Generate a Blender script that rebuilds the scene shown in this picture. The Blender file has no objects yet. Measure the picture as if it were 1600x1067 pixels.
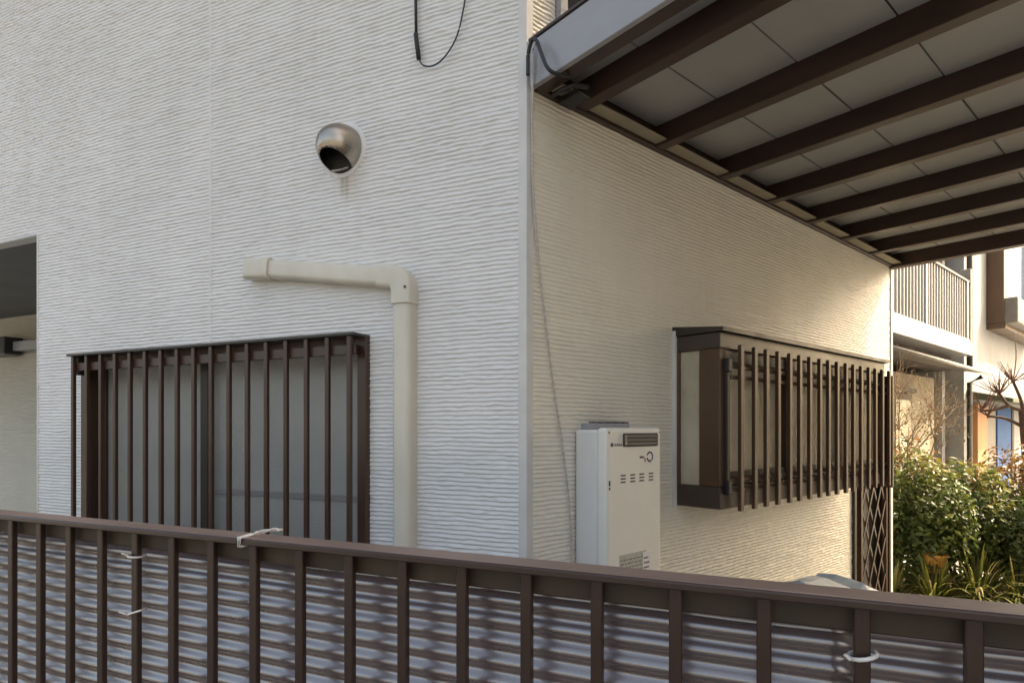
import bpy, bmesh, math, random
import numpy as np
from mathutils import Vector, Matrix, Quaternion
random.seed(7); rng = np.random.default_rng(7)
R = math.radians
S = bpy.context.scene
COL = S.collection

# ------------------------------------------------------------------ camera
cam = bpy.data.cameras.new('camera'); camo = bpy.data.objects.new('camera', cam); COL.objects.link(camo)
cam.sensor_width = 36.0; cam.lens = 36.0 * 938 / 1600; cam.shift_y = 0.0847
cam.clip_start = 0.05; cam.clip_end = 3000
camo.location = (1.4914, -1.3334, 2.05)
camo.rotation_euler = (R(90), 0, R(49.545))
S.camera = camo
S.render.resolution_x = 1024; S.render.resolution_y = 682

# ------------------------------------------------------------------ world, sun, exposure
SUN_AZ, SUN_EL = R(32), R(40)          # azimuth clockwise from +Y
w = bpy.data.worlds.new('World'); S.world = w; w.use_nodes = True
nt = w.node_tree; bg = nt.nodes['Background']
sky = nt.nodes.new('ShaderNodeTexSky'); sky.sky_type = 'NISHITA'; sky.sun_disc = False
sky.sun_elevation = SUN_EL; sky.sun_rotation = SUN_AZ; sky.air_density = 0.9; sky.dust_density = 7.0; sky.ozone_density = 0.8
nt.links.new(sky.outputs[0], bg.inputs[0]); bg.inputs[1].default_value = 0.15
sl = bpy.data.lights.new('sun', 'SUN'); sl.energy = 2.0; sl.angle = R(0.5); sl.color = (1.0, 0.985, 0.96)
slo = bpy.data.objects.new('sun', sl); COL.objects.link(slo)
sv = Vector((math.sin(SUN_AZ) * math.cos(SUN_EL), math.cos(SUN_AZ) * math.cos(SUN_EL), math.sin(SUN_EL)))
slo.rotation_euler = sv.to_track_quat('Z', 'Y').to_euler(); slo.location = (10, 10, 20)
S.view_settings.view_transform = 'Standard'; S.view_settings.look = 'None'
S.view_settings.use_white_balance = True; S.view_settings.white_balance_temperature = 8600; S.view_settings.white_balance_tint = 8
S.view_settings.exposure = 1.97; S.view_settings.gamma = 1.0; S.view_settings.use_curve_mapping = False

# ------------------------------------------------------------------ frames
AL = R(26.167)      # left wall frame: local x to the right along the wall, -y out of the wall
AR = R(90.0)        # right wall frame: local x = +Y, -y = +X
Z0 = 0.45           # level of the lot; the lane is 0

# ------------------------------------------------------------------ materials
def srgb(r, g, b):
    f = lambda c: (c / 255) / 12.92 if c / 255 <= 0.04045 else ((c / 255 + 0.055) / 1.055) ** 2.4
    return (f(r), f(g), f(b))
MATS = {}
def mat(name, c1, c2=None, rough=0.6, scale=6.0, bump=0.0, bscale=60.0, metal=0.0, detail=5.0, stretch=None, spec=0.5, rvar=0.0, coat=0.0):
    m = bpy.data.materials.new(name); m.use_nodes = True; MATS[name] = m
    n, l = m.node_tree.nodes, m.node_tree.links
    p = n['Principled BSDF']; p.inputs['Roughness'].default_value = rough; p.inputs['Metallic'].default_value = metal
    p.inputs['Specular IOR Level'].default_value = spec
    p.inputs['Coat Weight'].default_value = coat
    tc = n.new('ShaderNodeTexCoord'); mp = n.new('ShaderNodeMapping'); l.new(tc.outputs['Object'], mp.inputs['Vector'])
    if stretch: mp.inputs['Scale'].default_value = stretch
    nz = n.new('ShaderNodeTexNoise'); nz.inputs['Scale'].default_value = scale; nz.inputs['Detail'].default_value = detail
    nz.inputs['Roughness'].default_value = 0.6
    l.new(mp.outputs[0], nz.inputs['Vector'])
    cr = n.new('ShaderNodeValToRGB'); cr.color_ramp.elements[0].position = 0.32; cr.color_ramp.elements[1].position = 0.68
    cr.color_ramp.elements[0].color = (*(c2 or tuple(x * 0.8 for x in c1)), 1); cr.color_ramp.elements[1].color = (*c1, 1)
    l.new(nz.outputs['Fac'], cr.inputs[0]); l.new(cr.outputs[0], p.inputs['Base Color'])
    if rvar:
        mr = n.new('ShaderNodeMapRange'); mr.inputs[1].default_value = 0.3; mr.inputs[2].default_value = 0.7
        mr.inputs[3].default_value = max(0.02, rough - rvar); mr.inputs[4].default_value = rough + rvar
        l.new(nz.outputs['Fac'], mr.inputs[0]); l.new(mr.outputs[0], p.inputs['Roughness'])
    if bump:
        nb = n.new('ShaderNodeTexNoise'); nb.inputs['Scale'].default_value = bscale; nb.inputs['Detail'].default_value = 4
        l.new(mp.outputs[0], nb.inputs['Vector'])
        b = n.new('ShaderNodeBump'); b.inputs['Strength'].default_value = bump; b.inputs['Distance'].default_value = 0.01
        l.new(nb.outputs['Fac'], b.inputs['Height']); l.new(b.outputs[0], p.inputs['Normal'])
    return m

def siding_mat(name, base, dirt, streaks=()):
    m = mat(name, base, tuple(x * 0.9 for x in base), rough=0.42, scale=2.2, bump=0.12, bscale=160)
    n, l = m.node_tree.nodes, m.node_tree.links
    p = n['Principled BSDF']; src = p.inputs['Base Color'].links[0].from_socket
    tc = [x for x in n if x.type == 'TEX_COORD'][0]
    # streaky run-off dirt
    mp = n.new('ShaderNodeMapping'); mp.inputs['Scale'].default_value = (9, 9, 0.7); l.new(tc.outputs['Object'], mp.inputs[0])
    nz = n.new('ShaderNodeTexNoise'); nz.inputs['Scale'].default_value = 1.4; nz.inputs['Detail'].default_value = 6; l.new(mp.outputs[0], nz.inputs['Vector'])
    mr = n.new('ShaderNodeMapRange'); mr.inputs[1].default_value = 0.52; mr.inputs[2].default_value = 0.8; mr.inputs[4].default_value = 0.16
    l.new(nz.outputs['Fac'], mr.inputs[0])
    mx = n.new('ShaderNodeMix'); mx.data_type = 'RGBA'; l.new(mr.outputs[0], mx.inputs[0]); l.new(src, mx.inputs[6]); mx.inputs[7].default_value = (*dirt, 1)
    out = mx.outputs[2]
    sx = n.new('ShaderNodeSeparateXYZ'); l.new(tc.outputs['Object'], sx.inputs[0])
    def mth(op, a, b=None):
        q = n.new('ShaderNodeMath'); q.operation = op; q.use_clamp = False
        for i, v in enumerate((a, b)):
            if v is None: continue
            if isinstance(v, (int, float)): q.inputs[i].default_value = v
            else: l.new(v, q.inputs[i])
        return q.outputs[0]
    for (x, ztop, ln, wd, colr) in streaks:
        g = mth('DIVIDE', mth('SUBTRACT', sx.outputs[0], x), wd)
        g = mth('EXPONENT', mth('MULTIPLY', mth('MULTIPLY', g, g), -1.0))
        t = mth('DIVIDE', mth('SUBTRACT', ztop, sx.outputs[2]), ln)
        tt = n.new('ShaderNodeMapRange'); tt.inputs[1].default_value = 0.0; tt.inputs[2].default_value = 1.0; tt.inputs[3].default_value = 1.0; tt.inputs[4].default_value = 0.0
        l.new(t, tt.inputs[0])
        on = mth('GREATER_THAN', t, -0.05)
        f = mth('MULTIPLY', mth('MULTIPLY', g, tt.outputs[0]), on); f = mth('MULTIPLY', f, 0.75)
        mx2 = n.new('ShaderNodeMix'); mx2.data_type = 'RGBA'; l.new(f, mx2.inputs[0]); l.new(out, mx2.inputs[6]); mx2.inputs[7].default_value = (*colr, 1); out = mx2.outputs[2]
    l.new(out, p.inputs['Base Color'])
    return m

RUST = (0.20, 0.11, 0.05)
siding_mat('siding_white', (0.72, 0.72, 0.72), (0.42, 0.40, 0.36),
           streaks=((-0.755, 3.02, 0.10, 0.010, RUST), (-0.735, 3.02, 0.12, 0.008, (0.12, 0.08, 0.05)), (-0.72, 3.05, 0.16, 0.05, (0.5, 0.43, 0.33))))
siding_mat('siding_warm_lit', (0.82, 0.78, 0.69), (0.55, 0.5, 0.42))  # white siding again, with warm bounce light under the carport put into its colour
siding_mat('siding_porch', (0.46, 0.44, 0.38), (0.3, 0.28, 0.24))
mat('trim_white', (0.66, 0.655, 0.64), (0.56, 0.555, 0.54), 0.45, 8)
mat('caulk', (0.74, 0.74, 0.74), (0.66, 0.66, 0.66), 0.7, 20)
mat('render_plain', (0.6, 0.58, 0.54), (0.5, 0.48, 0.44), 0.85, 3, bump=0.3)
mat('dark_inside', (0.05, 0.05, 0.05), (0.035, 0.035, 0.035), 0.8)
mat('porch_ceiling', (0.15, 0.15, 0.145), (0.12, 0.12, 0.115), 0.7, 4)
mat('bay_dark', (0.062, 0.043, 0.032), (0.042, 0.03, 0.023), 0.42, 7, stretch=(.3, 1, 1), rvar=.08)
mat('bronze_alu', (0.074, 0.034, 0.022), (0.044, 0.022, 0.015), 0.36, 9, bump=0.05, bscale=300, stretch=(1, 1, .15), rvar=0.08)
mat('bronze_dark', (0.036, 0.027, 0.022), (0.025, 0.019, 0.016), 0.42, 9, stretch=(1, 1, .2), rvar=0.08)
mat('bay_brown', (0.105, 0.055, 0.029), (0.072, 0.038, 0.022), 0.4, 7, stretch=(1, 1, .2), rvar=.08)
mat('fence_brown', (0.044, 0.020, 0.014), (0.024, 0.012, 0.009), 0.36, 14, bump=0.08, bscale=220, stretch=(1, 1, .25), rvar=0.1)
mat('rail_brown', (0.046, 0.024, 0.019), (0.032, 0.018, 0.014), 0.34, 18, bump=0.04, bscale=160, stretch=(.25, 1, 1), rvar=0.1)
mat('rail_pale', (0.22, 0.155, 0.135), (0.14, 0.095, 0.083), 0.42, 9, bump=0.06, bscale=120, stretch=(.3, 1, 1), rvar=0.08)
mat('subrail_brown', (0.06, 0.036, 0.02), (0.034, 0.021, 0.013), 0.6, 10)
mat('black_plastic', (0.02, 0.02, 0.022), (0.014, 0.014, 0.015), 0.5)
mat('duct_ivory', (0.67, 0.635, 0.55), (0.57, 0.54, 0.46), 0.42, 5, bump=0.05, stretch=(1, 1, .4))
mat('steel', (0.50, 0.45, 0.39), (0.30, 0.26, 0.22), 0.30, 9, metal=1.0, rvar=0.09, bump=0.04, bscale=30)
mat('heater_white', (0.80, 0.78, 0.72), (0.74, 0.72, 0.66), 0.42, 4, bump=0.03)
mat('heater_side', (0.76, 0.76, 0.75), (0.70, 0.70, 0.69), 0.45, 5, stretch=(1, 1, .2))
mat('label_grey', (0.50, 0.49, 0.44), (0.40, 0.39, 0.35), 0.5, 60)
mat('label_white', (0.8, 0.8, 0.78), (0.7, 0.7, 0.68), 0.5, 60)
mat('print_dark', (0.05, 0.05, 0.06), (0.04, 0.04, 0.05), 0.5)
mat('print_blue', (0.03, 0.035, 0.11), (0.02, 0.025, 0.08), 0.5)
mat('print_red', (0.5, 0.09, 0.07), (0.42, 0.07, 0.06), 0.5)
mat('fascia_grey', (0.34, 0.34, 0.365), (0.29, 0.29, 0.31), 0.32, 5, stretch=(.3, 1, 1), rvar=.06)
mat('carport_brown', (0.054, 0.027, 0.019), (0.034, 0.018, 0.014), 0.4, 12, stretch=(.3, 1, 1), rvar=.08)
mat('soffit_strip', (0.36, 0.32, 0.24), (0.28, 0.25, 0.19), 0.6, 9)
mat('concrete', (0.48, 0.465, 0.44), (0.40, 0.385, 0.36), 0.9, 3, bump=0.3, bscale=40)
mat('asphalt', (0.19, 0.188, 0.18), (0.15, 0.148, 0.14), 0.9, 8, bump=0.4, bscale=120)
mat('soil', (0.10, 0.075, 0.05), (0.06, 0.045, 0.03), 0.95, 9, bump=0.6, bscale=50)
mat('gravel_pale', (0.55, 0.50, 0.42), (0.38, 0.34, 0.28), 0.9, 40, bump=0.5, bscale=90)
mat('tarp', (0.50, 0.57, 0.63), (0.40, 0.46, 0.51), 0.38, 6, bump=0.15, bscale=40)
mat('wire_white', (0.75, 0.73, 0.70), (0.6, 0.58, 0.55), 0.45, 30)
mat('cord_white', (0.62, 0.58, 0.54), (0.46, 0.42, 0.40), 0.6, 130, stretch=(1, 1, 1))
mat('cable_black', (0.018, 0.02, 0.024), (0.012, 0.012, 0.014), 0.5)
mat('cable_dark', (0.05, 0.045, 0.055), (0.03, 0.028, 0.034), 0.45)
mat('house_white', (0.31, 0.315, 0.325), (0.25, 0.255, 0.26), 0.85, 2.5, bump=0.2, bscale=90)
mat('house_cream', (0.31, 0.27, 0.20), (0.25, 0.215, 0.155), 0.85, 2.5, bump=0.2, bscale=90)
mat('house_blocker', (0.62, 0.58, 0.50), (0.55, 0.51, 0.44), 0.85, 2.5, bump=0.2, bscale=90)
mat('white_paint', (0.34, 0.345, 0.355), (0.29, 0.295, 0.30), 0.5, 8)
mat('roof_tile', (0.10, 0.095, 0.09), (0.07, 0.065, 0.06), 0.6, 5)
mat('timber_dark', (0.055, 0.04, 0.035), (0.035, 0.028, 0.024), 0.7, 10)
mat('timber_orange', (0.42, 0.20, 0.085), (0.33, 0.15, 0.06), 0.55, 6, stretch=(1, 1, .15))
mat('pipe_grey', (0.05, 0.052, 0.05), (0.035, 0.037, 0.035), 0.45, 8)
mat('door_blue', (0.035, 0.10, 0.26), (0.025, 0.08, 0.20), 0.75, 3, spec=0.2)
mat('awning_green', (0.07, 0.085, 0.05), (0.05, 0.06, 0.035), 0.6, 10)
mat('panel_grey', (0.17, 0.16, 0.15), (0.13, 0.12, 0.11), 0.5, 6)
mat('rail_grey', (0.24, 0.235, 0.235), (0.2, 0.195, 0.195), 0.5, 6)
mat('stone_grey', (0.32, 0.31, 0.29), (0.22, 0.21, 0.2), 0.8, 6, bump=.2)
mat('pot_orange', (0.68, 0.36, 0.09), (0.52, 0.25, 0.06), 0.45, 5)
mat('bark', (0.15, 0.095, 0.07), (0.09, 0.06, 0.045), 0.85, 20, bump=0.4)
mat('bark_red', (0.22, 0.11, 0.085), (0.13, 0.07, 0.055), 0.8, 20, bump=0.3)
mat('twig_pale', (0.36, 0.25, 0.15), (0.22, 0.15, 0.09), 0.8, 20)
mat('curtain', (0.40, 0.42, 0.48), (0.28, 0.30, 0.36), 0.9, 5, stretch=(6, 6, .2))

def frosted(name, c1, c2, rough=0.22, wire=True, scale=1.5):
    m = mat(name, c1, c2, rough, scale, stretch=(1, 1, .6), spec=0.6)
    n, l = m.node_tree.nodes, m.node_tree.links; p = n['Principled BSDF']
    tc = [x for x in n if x.type == 'TEX_COORD'][0]
    vo = n.new('ShaderNodeTexVoronoi'); vo.inputs['Scale'].default_value = 230; l.new(tc.outputs['Object'], vo.inputs['Vector'])
    b = n.new('ShaderNodeBump'); b.inputs['Strength'].default_value = 0.35; b.inputs['Distance'].default_value = 0.004
    l.new(vo.outputs['Distance'], b.inputs['Height']); l.new(b.outputs[0], p.inputs['Normal'])
    if wire:    # wired safety glass: fine diagonal mesh
        src = p.inputs['Base Color'].links[0].from_socket
        sx = n.new('ShaderNodeSeparateXYZ'); l.new(tc.outputs['Object'], sx.inputs[0])
        outs = []
        for sg in (1, -1):
            a = n.new('ShaderNodeMath'); a.operation = 'MULTIPLY_ADD'; l.new(sx.outputs[0], a.inputs[0]); a.inputs[1].default_value = sg; l.new(sx.outputs[2], a.inputs[2])
            q = n.new('ShaderNodeMath'); q.operation = 'PINGPONG'; l.new(a.outputs[0], q.inputs[0]); q.inputs[1].default_value = 0.016
            g = n.new('ShaderNodeMath'); g.operation = 'LESS_THAN'; l.new(q.outputs[0], g.inputs[0]); g.inputs[1].default_value = 0.0014
            outs.append(g.outputs[0])
        mx = n.new('ShaderNodeMath'); mx.operation = 'MAXIMUM'; l.new(outs[0], mx.inputs[0]); l.new(outs[1], mx.inputs[1])
        sc = n.new('ShaderNodeMath'); sc.operation = 'MULTIPLY'; l.new(mx.outputs[0], sc.inputs[0]); sc.inputs[1].default_value = 0.13
        mm = n.new('ShaderNodeMix'); mm.data_type = 'RGBA'; l.new(sc.outputs[0], mm.inputs[0]); l.new(src, mm.inputs[6]); mm.inputs[7].default_value = (0.4, 0.38, 0.3, 1)
        l.new(mm.outputs[2], p.inputs['Base Color'])
    return m
frosted('glass_frosted', (0.36, 0.36, 0.34), (0.27, 0.275, 0.265))
frosted('glass_bay', (0.60, 0.53, 0.40), (0.30, 0.27, 0.20), 0.2, scale=3.5)
frosted('glass_side', (0.58, 0.52, 0.40), (0.38, 0.34, 0.26), 0.2, wire=False, scale=5)
g = mat('glass_dark', (0.03, 0.04, 0.055), (0.02, 0.028, 0.04), 0.06, 2)
g = mat('glass_blue', (0.12, 0.17, 0.24), (0.08, 0.12, 0.18), 0.08, 2)
def clear_glass():
    m = bpy.data.materials.new('glass_clear'); m.use_nodes = True; MATS['glass_clear'] = m
    n, l = m.node_tree.nodes, m.node_tree.links; n.remove(n['Principled BSDF'])
    t = n.new('ShaderNodeBsdfTransparent'); t.inputs[0].default_value = (0.85, 0.88, 0.88, 1)
    gl = n.new('ShaderNodeBsdfGlossy'); gl.inputs['Roughness'].default_value = 0.03
    fr = n.new('ShaderNodeFresnel'); fr.inputs[0].default_value = 1.5
    mx = n.new('ShaderNodeMixShader'); l.new(fr.outputs[0], mx.inputs[0]); l.new(t.outputs[0], mx.inputs[1]); l.new(gl.outputs[0], mx.inputs[2])
    l.new(mx.outputs[0], n['Material Output'].inputs[0])
clear_glass()
def poly_sheet():       # smoke-brown corrugated plastic, glossy
    m = mat('corrugated_brown', (0.125, 0.086, 0.09), (0.085, 0.058, 0.062), 0.28, 5, bump=0.05, bscale=25, spec=0.8, rvar=0.04, stretch=(.5, 1, 1), coat=1.0)
    p = m.node_tree.nodes['Principled BSDF']; p.inputs['Coat Roughness'].default_value = 0.26; p.inputs['Coat IOR'].default_value = 2.3; p.inputs['IOR'].default_value = 1.6
poly_sheet()
def panel_mat():        # translucent grey-brown carport sheets
    m = mat('carport_panel', (0.46, 0.465, 0.455), (0.39, 0.395, 0.385), 0.5, 2.5)
    n, l = m.node_tree.nodes, m.node_tree.links; p = n['Principled BSDF']
    tr = n.new('ShaderNodeBsdfTranslucent'); tr.inputs[0].default_value = (0.20, 0.185, 0.155, 1)
    mx = n.new('ShaderNodeMixShader'); mx.inputs[0].default_value = 0.12
    l.new(p.outputs[0], mx.inputs[1]); l.new(tr.outputs[0], mx.inputs[2]); l.new(mx.outputs[0], n['Material Output'].inputs[0])
panel_mat()
def leaf_mat(name, stops, rough=0.45, trans=0.35):
    m = bpy.data.materials.new(name); m.use_nodes = True; MATS[name] = m
    n, l = m.node_tree.nodes, m.node_tree.links; p = n['Principled BSDF']; p.inputs['Roughness'].default_value = rough
    at = n.new('ShaderNodeAttribute'); at.attribute_name = 'tone'
    cr = n.new('ShaderNodeValToRGB'); e = cr.color_ramp.elements
    e[0].position, e[0].color = stops[0][0], (*stops[0][1], 1); e[1].position, e[1].color = stops[-1][0], (*stops[-1][1], 1)
    for (pos, c) in stops[1:-1]:
        q = e.new(pos); q.color = (*c, 1)
    l.new(at.outputs['Fac'], cr.inputs[0]); l.new(cr.outputs[0], p.inputs['Base Color'])
    tr = n.new('ShaderNodeBsdfTranslucent'); l.new(cr.outputs[0], tr.inputs[0])
    mx = n.new('ShaderNodeMixShader'); mx.inputs[0].default_value = trans
    l.new(p.outputs[0], mx.inputs[1]); l.new(tr.outputs[0], mx.inputs[2]); l.new(mx.outputs[0], n['Material Output'].inputs[0])
leaf_mat('leaf_green', [(0, (0.035, 0.06, 0.02)), (.45, (0.08, 0.12, 0.03)), (.75, (0.18, 0.21, 0.05)), (1, (0.38, 0.30, 0.07))])
leaf_mat('leaf_dark', [(0, (0.025, 0.045, 0.015)), (.6, (0.06, 0.09, 0.03)), (1, (0.15, 0.18, 0.06))])
leaf_mat('leaf_orange', [(0, (0.07, 0.08, 0.025)), (.4, (0.16, 0.11, 0.04)), (.75, (0.36, 0.17, 0.06)), (1, (0.45, 0.27, 0.12))])
leaf_mat('leaf_grass', [(0, (0.06, 0.09, 0.02)), (.5, (0.14, 0.16, 0.035)), (.85, (0.26, 0.24, 0.06)), (1, (0.42, 0.36, 0.18))])
leaf_mat('leaf_small', [(0, (0.05, 0.07, 0.03)), (.6, (0.14, 0.14, 0.06)), (1, (0.34, 0.15, 0.08))])

# ------------------------------------------------------------------ mesh helpers
class MB:
    """collects shapes in one bmesh; build() links them as one mesh object"""
    def __init__(s, base=(0, 0, 0)): s.bm = bmesh.new(); s.base = Vector(base)
    def box(s, x0, x1, y0, y1, z0, z1, bev=0.0, rot=None, pivot=None):
        c = Vector(((x0 + x1) / 2, (y0 + y1) / 2, (z0 + z1) / 2))
        r = bmesh.ops.create_cube(s.bm, size=1.0); vs = r['verts']
        bmesh.ops.scale(s.bm, vec=(abs(x1 - x0), abs(y1 - y0), abs(z1 - z0)), verts=vs)
        bmesh.ops.translate(s.bm, vec=c, verts=vs)
        if rot is not None:
            bmesh.ops.rotate(s.bm, verts=vs, cent=Vector(pivot) if pivot else c, matrix=rot)
        if bev:
            es = list({e for v in vs for e in v.link_edges})
            bmesh.ops.bevel(s.bm, geom=es, offset=bev, segments=2 if bev > .006 else 1, affect='EDGES', profile=0.5)
        return s
    def tube(s, pts, r, seg=8, caps=True, r1=None):
        pts = [Vector(p) for p in pts]; rings = []
        up = Vector((0, 0, 1)); n = len(pts)
        for i, p in enumerate(pts):
            t = (pts[min(i + 1, n - 1)] - pts[max(i - 1, 0)]).normalized()
            a = t.cross(up) if abs(t.dot(up)) < 0.95 else t.cross(Vector((1, 0, 0)))
            a.normalize(); b = t.cross(a).normalized()
            rr = r if r1 is None else r + (r1 - r) * i / max(1, n - 1)
            rings.append([s.bm.verts.new(p + (a * math.cos(2 * math.pi * k / seg) + b * math.sin(2 * math.pi * k / seg)) * rr) for k in range(seg)])
        for i in range(n - 1):
            for k in range(seg):
                s.bm.faces.new((rings[i][k], rings[i][(k + 1) % seg], rings[i + 1][(k + 1) % seg], rings[i + 1][k]))
        if caps:
            s.bm.faces.new(rings[0]); s.bm.faces.new(list(reversed(rings[-1])))
        return s
    def prism(s, poly, z0, z1):
        a = [s.bm.verts.new((x, y, z0)) for x, y in poly]; b = [s.bm.verts.new((x, y, z1)) for x, y in poly]
        n = len(poly)
        for i in range(n): s.bm.faces.new((a[i], a[(i + 1) % n], b[(i + 1) % n], b[i]))
        s.bm.faces.new(list(reversed(a))); s.bm.faces.new(b); return s
    def extr_y(s, poly, y0, y1):        # polygon in (x,z) extruded along y
        a = [s.bm.verts.new((x, y0, z)) for x, z in poly]; b = [s.bm.verts.new((x, y1, z)) for x, z in poly]
        n = len(poly)
        for i in range(n): s.bm.faces.new((a[i], a[(i + 1) % n], b[(i + 1) % n], b[i]))
        s.bm.faces.new(list(reversed(a))); s.bm.faces.new(b); return s
    def extr_x(s, poly, x0, x1):        # polygon in (y,z) extruded along x
        a = [s.bm.verts.new((x0, y, z)) for y, z in poly]; b = [s.bm.verts.new((x1, y, z)) for y, z in poly]
        n = len(poly)
        for i in range(n): s.bm.faces.new((a[i], a[(i + 1) % n], b[(i + 1) % n], b[i]))
        s.bm.faces.new(list(reversed(a))); s.bm.faces.new(b); return s
    def mesh(s, name, smooth=False):
        bmesh.ops.translate(s.bm, vec=-s.base, verts=s.bm.verts)
        bmesh.ops.recalc_face_normals(s.bm, faces=s.bm.faces)
        me = bpy.data.meshes.new(name); s.bm.to_mesh(me); s.bm.free()
        if smooth: me.shade_smooth()
        return me
    def build(s, name, m, parent=None, smooth=False, rotz=0.0, angle=None):
        me = s.mesh(name, smooth); me.materials.append(MATS[m])
        o = bpy.data.objects.new(name, me); COL.objects.link(o); o.parent = parent
        if rotz: o.rotation_euler = (0, 0, rotz)
        if angle: me.set_sharp_from_angle(angle=R(angle))
        return o
def link(name, me, m=None, parent=None, loc=None, rotz=None):
    if m and not me.materials: me.materials.append(MATS[m])
    o = bpy.data.objects.new(name, me); COL.objects.link(o); o.parent = parent
    if loc is not None: o.location = loc
    if rotz is not None: o.rotation_euler = (0, 0, rotz)
    return o
def tag(o, label, cat, group=None):
    o['label'] = label; o['category'] = cat
    if group: o['group'] = group
    return o
def thing(name, label, cat, base=(0, 0, 0), rotz=0.0, group=None):
    """Empty at the thing's base; base is given in the frame turned by rotz about the world origin"""
    o = bpy.data.objects.new(name, None); COL.objects.link(o); o.empty_display_size = 0.1
    v = Matrix.Rotation(rotz, 3, 'Z') @ Vector(base)
    o.location = v; o.rotation_euler = (0, 0, rotz)
    return tag(o, label, cat, group)
def struct(o, kind='structure'): o['kind'] = kind; return o

def curve_pts(ctrl, n=8):
    """Catmull-Rom through the control points"""
    P = [Vector(p) for p in ctrl]; P = [P[0] * 2 - P[1]] + P + [P[-1] * 2 - P[-2]]; out = []
    for i in range(1, len(P) - 2):
        for k in range(n):
            t = k / n; a, b, c_, d = P[i - 1], P[i], P[i + 1], P[i + 2]
            out.append(0.5 * ((2 * b) + (c_ - a) * t + (2 * a - 5 * b + 4 * c_ - d) * t * t + (3 * b - a - 3 * c_ + d) * t ** 3))
    out.append(P[-2]); return out

def np_mesh(name, verts, quads, m, smooth=True, attr=None):
    me = bpy.data.meshes.new(name); nv, nq = len(verts), len(quads); k = quads.shape[1]
    me.vertices.add(nv); me.vertices.foreach_set('co', np.ascontiguousarray(verts, dtype=np.float32).ravel())
    me.loops.add(nq * k); me.loops.foreach_set('vertex_index', np.ascontiguousarray(quads, dtype=np.int32).ravel())
    me.polygons.add(nq); me.polygons.foreach_set('loop_start', np.arange(0, nq * k, k, dtype=np.int32))
    me.polygons.foreach_set('loop_total', np.full(nq, k, dtype=np.int32))
    me.polygons.foreach_set('use_smooth', np.full(nq, smooth))
    me.update(calc_edges=True); me.validate()
    me.materials.append(MATS[m])
    if attr is not None:
        a = me.attributes.new('tone', 'FLOAT', 'FACE'); a.data.foreach_set('value', attr.astype(np.float32))
    return me

def vnoise(x, y, seed):
    """smooth value noise on arrays"""
    r = np.random.default_rng(seed); T = r.random((257, 257))
    xi = np.floor(x).astype(int); yi = np.floor(y).astype(int); fx = x - xi; fy = y - yi
    fx = fx * fx * (3 - 2 * fx); fy = fy * fy * (3 - 2 * fy)
    g = lambda a, b: T[a % 257, b % 257]
    return (g(xi, yi) * (1 - fx) + g(xi + 1, yi) * fx) * (1 - fy) + (g(xi, yi + 1) * (1 - fx) + g(xi + 1, yi + 1) * fx) * fy

PITCH = 0.0154
def siding(x0, x1, z0, z1, dx, holes, seed, m, depth=0.0062):
    """split-face siding relief in wall frame coordinates: rows with a proud wavy lower lip"""
    nx = max(2, int(round((x1 - x0) / dx)) + 1); nz = int(round((z1 - z0) / (PITCH / 7))) + 1
    X, Z = np.meshgrid(np.linspace(x0, x1, nx), np.linspace(z0, z1, nz))
    wob = (vnoise(X / 0.05 + 31, Z / 0.026 + 7, seed) - .5) * 0.22 + (vnoise(X / 0.14 + 3, Z / 0.05 + 77, seed + 1) - .5) * 0.12 \
        + (vnoise(X / 0.022 + 13, Z / 0.013 + 57, seed + 5) - .5) * 0.16
    ph = Z / PITCH + wob; row = np.floor(ph); f = ph - row
    face = np.where(f < 0.13, (f / 0.13), 1.0 - (f - 0.13) / 0.87 * 0.97)
    hs = np.random.default_rng(seed + 9).random(8192)
    gx = X / 0.062 + hs[(row.astype(int) * 37) % 8192] * 50; cell = np.floor(gx).astype(int); fx = gx - cell
    hh = lambda cc: hs[(cc * 131 + row.astype(int) * 977) % 8192]
    sm = np.clip((fx - .72) / .28, 0, 1); sm = sm * sm * (3 - 2 * sm)
    am = 0.60 + 0.45 * (hh(cell) * (1 - sm) + hh(cell + 1) * sm)
    am *= 1 - 0.45 * np.exp(-((fx - .86) / .10) ** 2)
    H = depth * face * am + 0.0016 * vnoise(X / 0.014, Z / 0.007, seed + 3) + 0.002 * vnoise(X / 0.05, Z / 0.02, seed + 6)
    V = np.stack([X, -H, Z], -1).reshape(-1, 3)
    i = np.arange(nx - 1)[None, :] + np.arange(nz - 1)[:, None] * nx
    cx = (X[:-1, :-1] + X[1:, 1:]) / 2; cz = (Z[:-1, :-1] + Z[1:, 1:]) / 2
    keep = np.ones_like(cx, bool)
    for (a, b, c, d) in holes: keep &= ~((cx > a) & (cx < b) & (cz > c) & (cz < d))
    i = i[keep]
    Q = np.stack([i, i + 1, i + 1 + nx, i + nx], -1)
    return np_mesh('wall', V, Q, m)

# ------------------------------------------------------------------ the setting
def ground_sheet():
    # lane outside the fence, then the lot's step, then ground to the horizon
    o = MB().box(-400, 400, -400, 400, -0.2, 0.0).build('ground', 'asphalt'); struct(o)
    # raised lot: polygon behind the fence line
    c, s = math.cos(AL), math.sin(AL)
    P = lambda x, y: (c * x - s * y, s * x + c * y)
    poly = [P(-14, -0.98), P(2.6, -0.98), (12, 5.2), (12, 26), (-20, 26), (-20, -6)]
    o = MB().prism(poly, 0.004, Z0).build('lot', 'concrete'); struct(o)
    o = MB().box(-2.6, 2.4, 4.62, 6.6, Z0 - .1, Z0 + 0.02).build('planting_bed', 'soil'); struct(o)
    o = MB().box(-0.6, 2.6, 3.75, 4.6, Z0 - .1, Z0 + 0.012).build('path', 'gravel_pale'); struct(o)
ground_sheet()

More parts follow.
